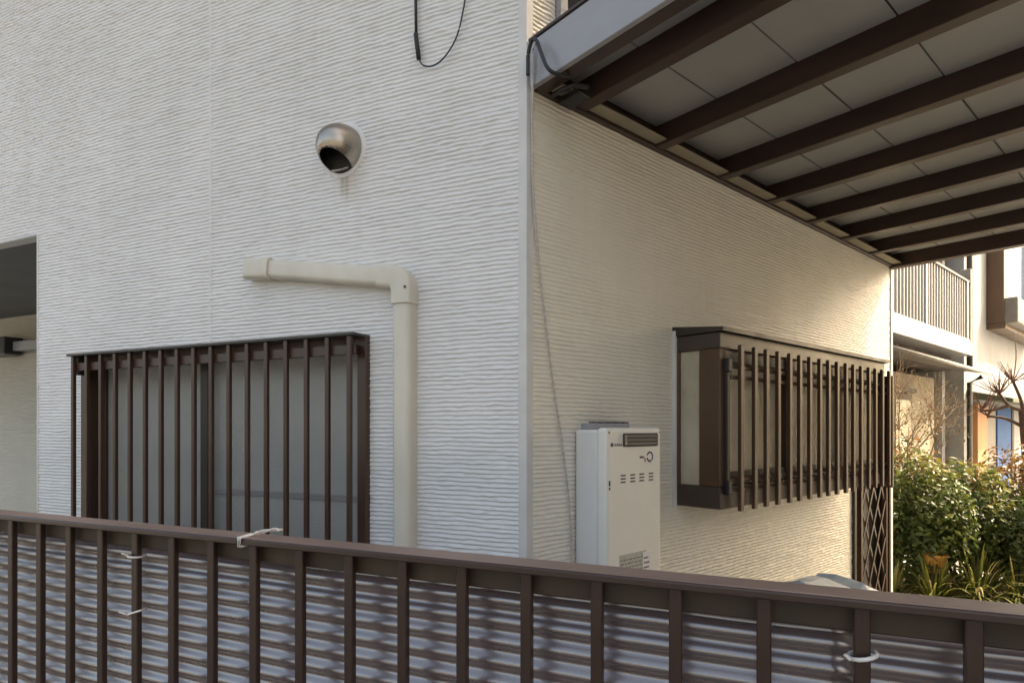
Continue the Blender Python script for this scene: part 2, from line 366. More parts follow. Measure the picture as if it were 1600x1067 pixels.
# ------------------------------------------------------------------ the house
house = thing('house', 'white two storey house with rough split face siding and brown windows', 'house', (0, 0, 0))
H_TOP = 5.6
WIN_L = (-2.295, -0.628, 1.22, 2.398)     # x0,x1,z0,z1 in the left frame
me = siding(-4.2, -0.016, 1.0, 4.7, 0.009, [WIN_L, (-9, -2.68, 0, 3.036)], 5, 'siding_white'); link('wall', me, None, house, rotz=AL)
DOOR = (2.75, 3.40, 0.5, 2.32); UPW = (0.135, 1.75, 3.38, 4.66)
me = siding(0.016, 3.43, 1.0, 4.7, 0.0105, [DOOR, UPW], 25, 'siding_warm_lit'); link('wall', me, None, house, rotz=AR)
# plain bands below and above the relief
MB().box(-2.68, -.03, 0.004, 0.1, Z0, 1.0).build('foundation', 'render_plain', house, rotz=AL)
MB().box(0.03, 2.75, 0.004, 0.1, Z0, 1.0).build('foundation', 'render_plain', house, rotz=AR)
MB().box(-6, -.03, 0.0, 0.1, 4.7, H_TOP).build('upper_wall', 'siding_white', house, rotz=AL)
MB().box(0.03, 3.43, 0.0, 0.1, 4.7, H_TOP).build('upper_wall', 'siding_warm_lit', house, rotz=AR)
# vertical joint and corner trims
MB().box(-1.466, -1.454, -0.0065, 0.01, 1.0, 4.7, .002).build('panel_joint', 'caulk', house, rotz=AL)
MB().box(-2.69, -2.677, -0.007, 0.06, 0.9, 3.035, .002).build('corner_trim', 'trim_white', house, rotz=AL)
MB().box(-4.6, -2.677, -0.005, 0.06, 3.031, 3.038, .002).build('opening_trim', 'trim_white', house, rotz=AL)
m = MB(); c, s = math.cos(AL), math.sin(AL)
nLx, nLy = s, -c
tw = 0.024; pr = 0.008
inner = [(-.02, .02), ]
A1 = (-tw * c + nLx * pr, -tw * s + nLy * pr); A0 = (-tw * c - nLx * .02, -tw * s - nLy * .02)
B1 = (pr, tw); B0 = (-.02, tw)
k = (1 - nLx) / (nLy)    # corner point where both proud planes meet
cpx = pr; cpy = (pr - cpx * nLx) / nLy
m.prism([A0, A1, (cpx, cpy), B1, B0], 0.9, H_TOP).build('corner_trim', 'trim_white', house)
MB().box(3.425, 3.465, -0.011, 0.1, Z0, H_TOP, .003).build('corner_trim', 'trim_white', house, rotz=AR)
# end wall facing the garden, porch recess, inner core, roof
MB().box(-6.5, 0.0, 3.40, 3.46, Z0, H_TOP).build('end_wall', 'house_white', house)
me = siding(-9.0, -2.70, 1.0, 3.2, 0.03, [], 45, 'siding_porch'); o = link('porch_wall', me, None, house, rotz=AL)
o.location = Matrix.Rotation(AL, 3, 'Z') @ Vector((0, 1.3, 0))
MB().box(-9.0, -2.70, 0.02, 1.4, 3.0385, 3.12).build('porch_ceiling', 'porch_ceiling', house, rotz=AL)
MB().box(-2.70, -2.66, 0.06, 1.3, Z0, 3.035).build('porch_side', 'siding_white', house, rotz=AL)
MB().box(-5.28, -4.5, 1.20, 1.29, 2.72, 2.80, .004).build('door_header', 'fascia_grey', house, rotz=AL)
PL = lambda x, y: (c * x - s * y, s * x + c * y)
core = [PL(-.16, .17), (-.17, .22), (-.17, 3.30), (-6.5, 3.30), PL(-9.0, 1.45), PL(-2.60, 1.45), PL(-2.60, .17)]
MB().prism(core, Z0, H_TOP - .02).build('inner_wall', 'dark_inside', house)
roofp = [PL(-8.6, -.45), PL(.45, -.45), (.75, -.1), (.75, 3.9), (-7, 3.9), (-8.9, -4)]
MB().prism(roofp, H_TOP, H_TOP + .16).build('roof', 'roof_tile', house)

# left window: frame > panes, stile
x0, x1, z0, z1 = WIN_L
m = MB(); fw_ = 0.038
m.box(x0, x0 + fw_, -0.03, 0.10, z0, z1, .002).box(x1 - fw_, x1, -0.03, 0.10, z0, z1, .002)
m.box(x0 + fw_ + .001, x1 - fw_ - .001, -0.03, 0.10, z1 - fw_, z1, .002).box(x0 + fw_ + .001, x1 - fw_ - .001, -0.03, 0.10, z0, z0 + fw_, .002)
win = m.build('window', 'bronze_alu', house, rotz=AL)
xm = -1.51
MB().box(x0 + fw_, xm + .02, 0.055, 0.061, z0 + fw_, z1 - fw_).build('pane', 'glass_frosted', win)
MB().box(xm - .02, x1 - fw_, 0.028, 0.034, z0 + fw_, z1 - fw_).build('pane', 'glass_frosted', win)
MB().box(xm - .022, xm + .022, 0.005, 0.075, z0 + fw_, z1 - fw_, .002).build('stile', 'bronze_dark', win)
MB().box(x1 - fw_ - .034, x1 - fw_ - .001, 0.012, 0.045, z0 + fw_, z1 - fw_, .002).build('stile', 'bronze_alu', win)
MB().box(x0 + fw_ + .001, x0 + fw_ + .034, 0.04, 0.075, z0 + fw_, z1 - fw_, .002).build('stile', 'bronze_alu', win)
MB().box(xm + .022, x1 - fw_ - .036, 0.022, 0.0275, 1.768, 1.790).build('rail', 'rail_grey', win)
MB().box(x0 - .004, x1 + .004, 0.11, 0.16, z0, z1).build('backing', 'dark_inside', win)

# upper window above the carport
x0, x1, z0, z1 = UPW
m = MB()
m.box(x0, x0 + .035, -0.03, 0.1, z0, z1, .002).box(x1 - .035, x1, -0.03, 0.1, z0, z1, .002)
m.box(x0 + .036, x1 - .036, -0.03, 0.1, z1 - .035, z1, .002).box(x0 + .036, x1 - .036, -0.045, 0.1, z0, z0 + .035, .002)
upw = m.build('window', 'fascia_grey', house, rotz=AR)
for k in range(2):
    a = x0 + .036 + k * .76; b = a + .80
    yy = .012 + .03 * k
    for e0 in (a, b - .03): MB().box(e0, e0 + .03, yy, yy + .025, z0 + .035, z1 - .035).build('sash_stile', 'fascia_grey', upw)
    MB().box(a + .03, b - .03, yy + .01, yy + .014, z0 + .035, z1 - .035).build('pane', 'glass_clear', upw)
MB().box(x0 + .085, x0 + .12, 0.06, 0.08, z0, z1).build('screen_stile', 'bronze_dark', upw)
n = 60; xs = np.linspace(x0 + .13, x1 - .1, n); ys = .115 + .012 * np.sin(xs * 95) + .006 * np.sin(xs * 41 + 1)
V = np.concatenate([np.stack([xs, ys, np.full(n, z0)], -1), np.stack([xs, ys, np.full(n, z1)], -1)]); i = np.arange(n - 1)
me = np_mesh('curtain', V, np.stack([i, i + 1, i + 1 + n, i + n], -1), 'curtain'); link('curtain', me, None, upw)
MB().box(x0, x1, .14, .165, z0, z1).build('backing', 'dark_inside', upw)

# bay window: frame > panes, roof, flashing
bx0, bx1, bd, bz0, bz1 = 0.836, 2.66, 0.217, 1.727, 2.454
m = MB(); W = bd
m.box(bx0, bx0 + .05, -W, -W + .095, bz0 + .09, bz1 - .085, .003)            # near corner post
bay = m.build('bay_window', 'bay_brown', house, rotz=AR)
MB().box(bx0, bx0 + .045, -.028, -.002, bz0 + .09, bz1 - .085, .002).build('post', 'bay_brown', bay)
MB().box(bx1 - .05, bx1, -W, -.002, bz0 + .09, bz1 - .085, .003).build('cheek', 'bay_brown', bay)
for q in (0.33, 0.66): MB().box(bx0 + (bx1 - bx0) * q - .022, bx0 + (bx1 - bx0) * q + .022, -W + .006, -W + .05, bz0 + .0905, bz1 - .0855, .002).build('mullion', 'bay_brown', bay)
MB().box(bx0, bx1, -W, -.002, bz0, bz0 + .0895, .003).build('bottom_board', 'bay_dark', bay)
MB().box(bx0, bx1, -W, -.002, bz1 - .0845, bz1 - .02, .003).build('head', 'bay_dark', bay)
MB().box(bx0 + .051, bx1 - .051, -W + .012, -W + .028, bz0 + .0905, bz0 + .145, .002).build('sash_rail', 'bay_dark', bay)
MB().box(bx0 + .051, bx1 - .051, -W + .012, -W + .028, bz1 - .135, bz1 - .0855, .002).build('sash_rail', 'bay_dark', bay)
MB().extr_x([(-W - .02, bz1 - .019), (-.001, bz1 - .019), (-.001, bz1 + .022), (-W - .02, bz1 - .004)], bx0 - .012, bx1 + .012).build('roof', 'bronze_dark', bay)
MB().box(bx0 + .014, bx0 + .02, -W + .095, -.028, bz0 + .09, bz1 - .085).build('pane', 'glass_side', bay)
for q in range(3):
    a = bx0 + .05 + q * (bx1 - bx0 - .1) / 3; b = a + (bx1 - bx0 - .1) / 3
    MB().box(a, b, -W + .03, -W + .036, bz0 + .1, bz1 - .1).build('pane', 'glass_bay', bay)
MB().box(bx0 - .013, bx0 - .001, -.02, -.0005, bz0 - .01, bz1 + .005, .001).build('flashing', 'trim_white', bay)
MB().box(bx0 + .06, bx1 - .06, -.09, -.02, bz0 + .09, bz1 - .09).build('backing', 'dark_inside', bay)

# back door with folding lattice gate
x0, x1, z0, z1 = DOOR
m = MB().box(x0, x0 + .035, -.02, .10, z0, z1, .002).box(x1 - .03, x1, -.02, .10, z0, z1, .002).box(x0 + .036, x1 - .031, -.02, .10, z1 - .035, z1, .002)
door = m.build('door', 'bronze_dark', house, rotz=AR)
MB().box(x0 + .036, x1 - .031, .06, .09, z0, z1 - .036).build('leaf', 'timber_dark', door)
MB().box(x0 - .004, x1 + .004, .11, .16, z0, z1).build('backing', 'dark_inside', door)
gate = MB().box(x0 + .13, x0 + .155, -.012, .02, z0 + .03, z1 - .05, .002).box(x1 - .065, x1 - .045, -.012, .02, z0 + .03, z1 - .05, .002).build('folding_gate', 'bay_brown', house, rotz=AR)
gx0, gx1 = x0 + .16, x1 - .07
for layer, sg in ((0, 1), (1, -1)):
    zz = z0 - .1
    stripm = None
    for q in range(7):
        for col in range(3):
            a = gx0 + (gx1 - gx0) * col / 3; b = gx0 + (gx1 - gx0) * (col + 1) / 3
            za = z0 + .05 + q * .25; zb = za + .25
            ln = math.hypot(b - a, .25); ang = math.atan2(.25, (b - a) * sg)
            if stripm is None:
                mm = MB().box(-ln / 2, ln / 2, -.0025, .0025, -.0085, .0085); stripm = mm.mesh('lattice_strip'); stripm.materials.append(MATS['bay_dark'])
            o = link('lattice_strip', stripm, None, gate, loc=((a + b) / 2, -.006 + layer * .007, (za + zb) / 2)); o.rotation_euler = (0, -ang, 0)

# ------------------------------------------------------------------ left window grille
def bar_thing(parent, me, n, fx, y, z):
    for i in range(n): link('bar', me, None, parent, loc=(fx(i), y, z))
gr = thing('window_grille', 'brown vertical bar grille over the frosted window left of the beige duct', 'window grille', (-1.45, 0, 1.18), AL)
bs = (-1.45, 0, 1.18)
me = MB().box(-.009, .009, -.008, .008, 0, 1.205, .002).mesh('bar'); me.materials.append(MATS['bronze_alu'])
bar_thing(gr, me, 17, lambda i: -2.247 + i * .09956 + 1.45, -.09, 0)
MB(bs).box(-2.262, -.64, -.0815, -.068, 2.318, 2.356, .002).build('rail', 'bronze_alu', gr)
MB(bs).box(-2.262, -.64, -.0815, -.068, 1.215, 1.245, .002).build('rail', 'bronze_alu', gr)
MB(bs).box(-2.275, -.625, -.106, -.0325, 2.3855, 2.396, .001).build('top_cap', 'bronze_dark', gr)
MB(bs).box(-2.262, -2.236, -.078, -.0325, 2.30, 2.384, .002).build('bracket', 'bronze_dark', gr)
MB(bs).box(-.70, -.66, -.062, -.031, 2.325, 2.36, .002).build('bracket', 'bronze_alu', gr)
MB(bs).box(-2.262, -2.236, -.078, -.0325, 1.21, 1.26, .002).build('bracket', 'bronze_dark', gr)

# ------------------------------------------------------------------ bay window grille
gb = thing('window_grille', 'brown slatted grille in front of the projecting bay window', 'window grille', (1.7, -.243, 1.715), AR)
bs = (1.7, -.243, 1.715)
me = MB().box(-.0125, .0125, -.008, .008, 0, .672, .002).mesh('bar'); me.materials.append(MATS['bay_brown'])
bar_thing(gb, me, 17, lambda i: .950 + i * .1055 - 1.7 + (0.006 if i % 3 == 1 else 0), 0, 0)
for zz in (2.298, 2.255, 1.842, 1.80): MB(bs).box(.89, 2.67, -.2335, -.2225, zz - .008, zz + .008, .002).build('rail', 'bay_brown', gb)
MB(bs).box(2.668, 2.69, -.255, -.20, 1.70, 2.36, .002).build('end_post', 'bay_brown', gb)
for zz in (2.302, 1.814):
    MB(bs).box(.862, .892, -.240, -.2175, zz - .028, zz + .028, .004).build('clamp', 'black_plastic', gb)
MB(bs).box(.866, .886, -.232, -.2175, 1.79, 2.325, .002).build('side_post', 'bronze_dark', gb)

# ------------------------------------------------------------------ vent hood
vh = thing('vent_hood', 'round stainless steel vent hood high on the white wall', 'vent hood', (-.752, 0, 3.11), AL)
def lathe_y(prof, seg=40, clip=None):
    """prof: (y_out, r) pairs, revolved about the local y axis; y_out grows away from the wall"""
    bm = bmesh.new(); rings = []
    for (yo, r) in prof:
        rings.append([bm.verts.new((r * math.cos(2 * math.pi * k / seg), -yo, r * math.sin(2 * math.pi * k / seg))) for k in range(seg)])
    for a, b in zip(rings, rings[1:]):
        for k in range(seg): bm.faces.new((a[k], a[(k + 1) % seg], b[(k + 1) % seg], b[k]))
    bmesh.ops.remove_doubles(bm, verts=bm.verts, dist=1e-5)
    if clip:
        co, no = clip
        bmesh.ops.bisect_plane(bm, geom=bm.verts[:] + bm.edges[:] + bm.faces[:], plane_co=co, plane_no=no, clear_outer=True)
    return bm
prof = [(0.0, .093)] + [(.006 + .112 * math.sin(t * math.pi / 2 / 14), .090 * math.cos(t * math.pi / 2 / 14)) for t in range(15)]
bm = lathe_y(prof, 48, (Vector((0, -.118, -.030)), Vector((0, -.40, -.917))))
mb = MB(); mb.bm.free(); mb.bm = bm
o = mb.build('dome', 'steel', vh, smooth=True)
o.data.materials.append(MATS['dark_inside']); md = o.modifiers.new('thickness', 'SOLIDIFY'); md.thickness = 0.0025; md.offset = -1; md.material_offset = 1; md.material_offset_rim = 0  # steel inside coloured dark to stand in for the shade in the opening
mb = MB(); mb.bm.free(); mb.bm = lathe_y([(0.0, .106), (.006, .105), (.009, .099), (.009, .088)], 48); mb.build('sealant_ring', 'caulk', vh, smooth=True)
mb = MB(); mb.bm.free(); mb.bm = lathe_y([(.0095, .0885), (.0095, .0001)], 40); mb.build('duct_mouth', 'dark_inside', vh)
pts = [(.045 * math.sin(t), -.014 - .012 * math.cos(t), -.082 + .012 * (1 - math.cos(t))) for t in np.linspace(-1.0, 1.0, 12)]
MB().tube(pts, .0045, 8).build('lip', 'steel', vh, smooth=True)

# ------------------------------------------------------------------ pipe duct cover
dc = thing('duct_cover', 'ivory plastic pipe duct cover with elbow beside the left window', 'duct cover', (-.46, 0, Z0), AL)
bs = Vector((-.46, 0, Z0))
def duct_run(p0, p1, wid, dep, name, bev=.02, m='duct_ivory'):
    """box run between two points on the wall (x,z)"""
    d = Vector((p1[0] - p0[0], 0, p1[1] - p0[1])); L_ = d.length; a = math.atan2(d.z, d.x)
    mb = MB(); mb.box(-L_ / 2, L_ / 2, -dep, -.001, -wid / 2, wid / 2)
    es = [e for e in mb.bm.edges if all(abs(v.co.y + dep) < 1e-5 for v in e.verts) and abs(e.verts[0].co.z - e.verts[1].co.z) < 1e-6]
    if 'cap' in name: es = [e for e in mb.bm.edges if all(abs(v.co.y + dep) < 1e-5 for v in e.verts)]
    bmesh.ops.bevel(mb.bm, geom=es, offset=bev, segments=5, affect='EDGES', profile=.5)
    bmesh.ops.rotate(mb.bm, verts=mb.bm.verts, cent=(0, 0, 0), matrix=Matrix.Rotation(-a, 3, 'Y'))
    bmesh.ops.translate(mb.bm, vec=Vector(((p0[0] + p1[0]) / 2, 0, (p0[1] + p1[1]) / 2)) - bs, verts=mb.bm.verts)
    return mb.build(name, m, dc, smooth=True, angle=40)
duct_run((-1.085, 2.684), (-.53, 2.598), .074, .058, 'horizontal_run')
duct_run((-1.215, 2.698), (-1.086, 2.684), .080, .064, 'end_cap', .02)
duct_run((-1.105, 2.6865), (-1.078, 2.683), .083, .0665, 'joint_band', .02)
duct_run((-.46, Z0 + .1), (-.46, 2.50), .076, .058, 'vertical_run')
# elbow: rounded section swept round the corner
def sweep_duct(path, hw, d, r, name):
    path = curve_pts([(p[0], 0, p[1]) for p in path], 5); sec = [(-hw, -.001)]
    sec += [(-hw + r - r * math.cos(R(a)), -(d - r) - r * math.sin(R(a))) for a in range(0, 91, 18)]
    sec += [(hw - r + r * math.sin(R(a)), -(d - r) - r * math.cos(R(a))) for a in range(0, 91, 18)] + [(hw, -.001)]
    mb = MB(bs); rings = []
    for i_, p in enumerate(path):
        t_ = (path[min(i_ + 1, len(path) - 1)] - path[max(i_ - 1, 0)]).normalized(); nn = Vector((-t_.z, 0, t_.x))
        rings.append([mb.bm.verts.new(p + nn * a + Vector((0, b, 0))) for a, b in sec])
    for a, b in zip(rings, rings[1:]):
        for k in range(len(sec) - 1): mb.bm.faces.new((a[k], a[k + 1], b[k + 1], b[k]))
    mb.bm.faces.new(rings[0]); mb.bm.faces.new(list(reversed(rings[-1])))
    return mb.build(name, 'duct_ivory', dc, smooth=True, angle=40)
sweep_duct([(-.555, 2.6025), (-.515, 2.5965), (-.484, 2.588), (-.4665, 2.572), (-.46, 2.545), (-.46, 2.494)], .0425, .0645, .018, 'elbow')
for (x, z) in ((-.434, 2.548),): 
    mb = MB(bs); mb.bm.free(); mb.bm = lathe_y([(.0652, .0055), (.0675, .0045), (.0675, .0001)], 12)
    bmesh.ops.translate(mb.bm, vec=(x, 0, z), verts=mb.bm.verts); mb.build('screw', 'print_dark', dc)

# ------------------------------------------------------------------ cables on the walls
bs = (-.42, -.02, 3.33)
t = thing('cable', 'black cable with thin wire loop hanging at the top of the white wall', 'cable', bs, AL)
MB(bs).tube([(-.425, -.018, 4.6), (-.421, -.018, 3.9), (-.419, -.018, 3.58), (-.417, -.018, 3.455)], .0055, 8).build('cable_run', 'cable_black', t, smooth=True)
MB(bs).tube([(-.4185, -.018, 3.46), (-.414, -.020, 3.43), (-.4045, -.020, 3.366)], .0085, 8).build('sleeve', 'cable_black', t, smooth=True)
MB(bs).tube(curve_pts([(-.4045, -.020, 3.366), (-.385, -.022, 3.338), (-.345, -.022, 3.327), (-.30, -.022, 3.345), (-.255, -.02, 3.40), (-.23, -.018, 3.48), (-.218, -.016, 3.58), (-.212, -.016, 3.9), (-.21, -.016, 4.6)]), .0028, 6).build('thin_wire', 'cable_dark', t, smooth=True)
bs = (.1, -.02, 2.4)
t = thing('cord', 'thin pale twisted cord slanting down the wall corner behind the water heater', 'cord', bs, AR)
ctrl = [(.006, -.020, 3.16), (.010, -.020, 3.0), (.014, -.020, 2.834), (.048, -.018, 2.564), (.108, -.018, 2.201), (.155, -.018, 1.981), (.197, -.018, 1.687), (.21, -.018, 1.2)]
base_pts = curve_pts(ctrl, 40)
for ph in (0, math.pi):
    pts = [p + Vector((.0024 * math.cos(i * .8 + ph), .0024 * math.sin(i * .8 + ph), 0)) for i, p in enumerate(base_pts)]
    MB(bs).tube(pts, .0023, 5).build('strand', 'cord_white', t, smooth=True)
bs = (.08, -.03, 3.3)
t = thing('hose_loop', 'dark cable arching over the end of the grey carport fascia', 'hose', (.03, .07, 3.16), 0)
MB((.03, .07, 3.16)).tube(curve_pts([(.035, -.024, 3.20), (.038, -.026, 3.23), (.042, -.028, 3.265), (.062, -.03, 3.298), (.084, -.03, 3.286), (.102, -.03, 3.245), (.128, -.028, 3.185), (.142, -.006, 3.165), (.15, .05, 3.172)], 8), .0062, 8).build('hose', 'cable_black', t, smooth=True)
MB((.03, .07, 3.16)).tube([(.036, .0, 3.09), (.034, -.004, 3.2), (.036, -.006, 3.28), (.05, .0, 3.31)], .004, 6).build('drop_wire', 'cord_white', t, smooth=True)

# ------------------------------------------------------------------ water heater
wh = thing('water_heater', 'white wall mounted gas water heater between house corner and bay window', 'water heater', (.365, 0, 1.44), AR)
bs = (.365, 0, 1.44)
MB(bs).box(.222, .512, -.118, -.012, 1.45, 2.046, .010).build('casing', 'heater_side', wh)
MB(bs).box(.214, .520, -.166, -.1185, 1.444, 2.052, .012).build('front_cover', 'heater_white', wh)
MB(bs).box(.26, .47, -.06, -.004, 2.0465, 2.068, .002).build('top_bracket', 'fascia_grey', wh)
m = MB(bs)
for q in range(5): m.box(.275 + q * .042, .297 + q * .042, -.058, -.03, 2.0685, 2.074)
m.build('bracket_slots', 'print_dark', wh)
ex = MB(bs).box(.298, .494, -.1725, -.160, 1.986, 2.033, .004).build('exhaust_outlet', 'print_dark', wh)
for q in range(3): MB(bs).box(.304, .488, -.1765, -.1727, 1.993 + q * .0135, 1.999 + q * .0135, .001).build('louver', 'panel_grey', ex)
MB(bs).box(.3, .309, -.1775, -.1727, 1.992, 2.027, .001).build('exhaust_edge', 'steel', ex)
m = MB(bs)        # maker's mark: dot and tiny characters, unreadable in the photograph
m.box(.234, .248, -.1668, -.1655, 1.988, 2.000)
for q in range(4): m.box(.254 + q * .0105, .260 + q * .0105, -.1668, -.1655, 1.989, 1.9975)
m.build('maker_mark', 'print_dark', wh)
mb = MB(); mb.bm.free(); bm = bmesh.new(); seg = 40      # round emblem: broken dark blue ring
for k in range(seg):
    if k in (18, 19, 20, 33): continue
    a0, a1 = 2 * math.pi * k / seg, 2 * math.pi * (k + 1) / seg
    r0, r1 = .0125, .0195
    vs = [bm.verts.new((.449 - .365 + r * math.cos(a), -.1669, 1.948 - 1.44 + r * math.sin(a))) for a, r in ((a0, r0), (a1, r0), (a1, r1), (a0, r1))]
    bm.faces.new(vs)
mb.bm = bm; mb.build('emblem_ring', 'print_blue', wh)
MB(bs).box(.392, .414, -.1669, -.1655, 1.944, 1.951).box(.418, .424, -.1669, -.1655, 1.930, 1.936).build('emblem_text', 'print_dark', wh)
MB(bs).box(.414, .4285, -.1671, -.1655, 1.938, 1.9425, rot=Matrix.Rotation(R(40), 3, 'Y')).build('emblem_dash', 'print_red', wh)
for gq, gx in enumerate((.300, .352, .403, .457)):
    m = MB(bs)
    for zz in range(3): m.box(gx - .013, gx + .013, -.1669, -.1655, 1.862 + zz * .0115, 1.867 + zz * .0115)
    m.build('vent_slits', 'print_dark', wh)
MB(bs).box(.224, .231, -.169, -.1655, 1.855, 1.873, .001).box(.2255, .2295, -.1685, -.1655, 1.842, 1.851).build('latch_screw', 'print_dark', wh)
for (x, z) in ((.226, 2.036), (.508, 2.036), (.226, 1.5), (.508, 1.5)): MB(bs).box(x - .004, x + .004, -.168, -.1655, z - .004, z + .004, .001).build('screw', 'steel', wh)
MB(bs).box(.235, .50, -.119, -.0, 1.4, 1.443, .004).build('base_cover', 'heater_side', wh)
lb = MB(bs).box(.28, .43, -.1669, -.1655, 1.475, 1.615).build('rating_label', 'label_grey', wh)
m = MB(bs)
for q in range(9):
    a = .286; 
    while a < .40:
        ww = random.uniform(.006, .02); m.box(a, min(a + ww, .42), -.1674, -.1669, 1.485 + q * .0135, 1.489 + q * .0135); a += ww + .006
m.build('label_lines', 'panel_grey', lb)
st = MB(bs).box(.408, .462, -.1676, -.1655, 1.49, 1.61).build('sticker', 'label_white', wh)
m = MB(bs)
for q in range(6): m.box(.413, .455 - random.random() * .02, -.1680, -.1676, 1.50 + q * .017, 1.506 + q * .017)
m.build('sticker_lines', 'panel_grey', st)
MB(bs).tube([(.30, -.08, 1.45), (.30, -.08, 1.2), (.30, -.02, 1.1)], .012, 10).build('pipe', 'duct_ivory', wh, smooth=True)
MB(bs).tube([(.42, -.08, 1.45), (.42, -.08, 1.15), (.42, -.02, 1.05)], .012, 10).build('pipe', 'duct_ivory', wh, smooth=True)

# ------------------------------------------------------------------ carport
cp = thing('carport', 'brown lean to carport roof with grey fascia along the side wall', 'carport', (1.4, 1.7, Z0), 0)
bs = (1.4, 1.7, Z0)
XE = 2.6; ZB, ZP = 3.182, 3.268
beam_y = [.24, .702, 1.167, 1.617, 2.075, 2.53, 2.985]
for y in beam_y:
    MB(bs).box(.0255, XE - .07, y - .026, y + .026, ZB, ZP, .003).build('beam', 'carport_brown', cp)
MB(bs).box(-.0, XE, 3.405, 3.475, ZB - .012, ZP + .012, .003).build('end_beam', 'carport_brown', cp)
MB(bs).box(.004, .025, .03, 3.40, ZB - .004, ZP + .01, .002).build('ledger', 'carport_brown', cp)
MB(bs).box(XE - .07, XE, .03, 3.40, ZB - .03, ZP + .03, .003).build('outer_gutter', 'carport_brown', cp)
f = MB(bs).box(.012, XE, .004, .024, 3.178, 3.328, .002).build('fascia', 'fascia_grey', cp)
MB(bs).box(.012, XE, -.002, .035, 3.3285, 3.340, .002).build('fascia_cap', 'rail_brown', f)
MB(bs).box(.012, XE, .026, .075, 3.180, 3.215, .002).build('front_beam', 'carport_brown', cp)
yb = [.0755] + beam_y + [3.405]
seams = [.026] + [.297 + .2935 * i for i in range(9)]
strip_mesh = {}; pan_mesh = {}
for i in range(len(yb) - 1):
    a = yb[i] + (.026 if i else 0) ; b = yb[i + 1] - (.026 if i < len(yb) - 2 else 0)
    ln = round(b - a, 3)
    mm = MB().box(.027, .080, 0, ln, ZB + .010, ZB + .016, .001).mesh('wall_strip'); mm.materials.append(MATS['soffit_strip'])
    link('wall_strip', mm, None, cp, loc=(-1.4, a - 1.7, -Z0))
    for j in range(len(seams) - 1):
        xa, xb = seams[j] + .0028, seams[j + 1] - .0028
        if xb > XE - .07: xb = XE - .072
        if xb - xa < .05: continue
        mm = MB().box(xa, xb, 0.001, ln - .001, ZP - .006 , ZP, .0008).mesh('roof_panel'); mm.materials.append(MATS['carport_panel'])
        link('roof_panel', mm, None, cp, loc=(-1.4, a - 1.7, -Z0 + random.uniform(-.0012, .0012)))
for x in seams: MB(bs).box(x - .014, x + .014, .076, 3.404, ZP + .003, ZP + .012).build('seam_bar', 'carport_brown', cp)
for y in beam_y: MB(bs).box(.04, XE - .07, y - .04, y + .04, ZP + .013, ZP + .022).build('cover_strip', 'carport_brown', cp)
for y in (.3, 3.3): MB(bs).box(XE - .075, XE + .025, y - .05, y + .05, Z0, ZB - .03, .006).build('post', 'carport_brown', cp)
MB(bs).box(.03, .13, .12, .18, 3.155, 3.179, .004).tube([(.05, .08, 3.168), (.09, .07, 3.16), (.13, .09, 3.168), (.15, .14, 3.172)], .008, 8).build('bracket', 'black_plastic', cp)

# ------------------------------------------------------------------ covered bicycle (grey tarpaulin)
def tarp():
    t = thing('tarpaulin', 'crumpled grey tarpaulin draped over something behind the brown fence', 'tarpaulin', (.42, 1.75, Z0), 0)
    ys = [1.10, 1.165, 1.222, 1.30, 1.40, 1.477, 1.515, 1.60, 1.67, 1.751, 1.86, 2.037, 2.20, 2.414, 2.60, 2.72]
    zr = [0.95, 1.345, 1.412, 1.392, 1.388, 1.382, 1.345, 1.378, 1.335, 1.336, 1.285, 1.240, 1.175, 1.110, .98, .60]
    prof = [(-.36, -.80), (-.31, -.38), (-.20, -.10), (-.08, -.012), (.0, 0.), (.10, -.03), (.20, -.16), (.28, -.40), (.34, -.80)]
    r = random.Random(12); V = []; nx = len(prof)
    for y, z in zip(ys, zr):
        for k, (dx_, dz_) in enumerate(prof):
            j_ = 0 if k == 4 else 1
            V.append((.36 + dx_ * r.uniform(.9, 1.12) - .42, y + j_ * r.uniform(-.03, .03) - 1.75, max(.05, z + dz_ * r.uniform(.85, 1.2) + j_ * r.uniform(-.018, .018) - Z0)))
    V = np.array(V)
    i = (np.arange(nx - 1)[None, :] + np.arange(len(ys) - 1)[:, None] * nx).ravel()
    me = np_mesh('cover', V, np.stack([i, i + 1, i + 1 + nx, i + nx], -1), 'tarp', smooth=False)
    o = link('cover', me, None, t)
    MB((.42, 1.75, Z0)).tube(curve_pts([(.05, 1.6, .75), (.4, 1.62, .72), (.8, 1.6, .75)]), .006, 6).build('tie_rope', 'wire_white', t, smooth=True)
tarp()

# ------------------------------------------------------------------ fence on its low wall
lw = MB().box(-4.2, 1.9, -1.13, -.985, 0.0, .74, .006).build('block_wall', 'concrete', None, rotz=AL)
tag(lw, 'low grey concrete wall carrying the brown fence', 'wall')
fb = (.2, -1.05, .745)
fence = thing('garden_fence', 'brown metal baluster fence with flat top rail along the lane', 'fence', fb, AL)
MB(fb).box(-4.0, 1.75, -1.076, -1.024, 1.8452, 1.8555, .002).build('top_rail', 'rail_brown', fence)
MB(fb).box(-4.0, 1.75, -1.0735, -1.0265, 1.8557, 1.8572, .0006).build('pale_rail_top', 'rail_pale', fence)  # thin paler layer over the top face of the rail
MB(fb).box(-4.0, 1.75, -1.038, -1.016, 1.8085, 1.8445, .002).build('sub_rail', 'subrail_brown', fence)
MB(fb).box(-4.0, 1.75, -1.072, -1.028, .80, .83, .002).build('bottom_rail', 'rail_brown', fence)
me = MB().box(-.0085, .0085, -.006, .006, 0, 1.0148, .0015).mesh('baluster'); me.materials.append(MATS['fence_brown'])
for i in range(-27, 25):
    x = -.837 + .1053 * i
    if -4.0 < x < 1.72: link('baluster', me, None, fence, loc=(x - .2 + random.uniform(-.0012, .0012), 0.0 , .830 - .745))
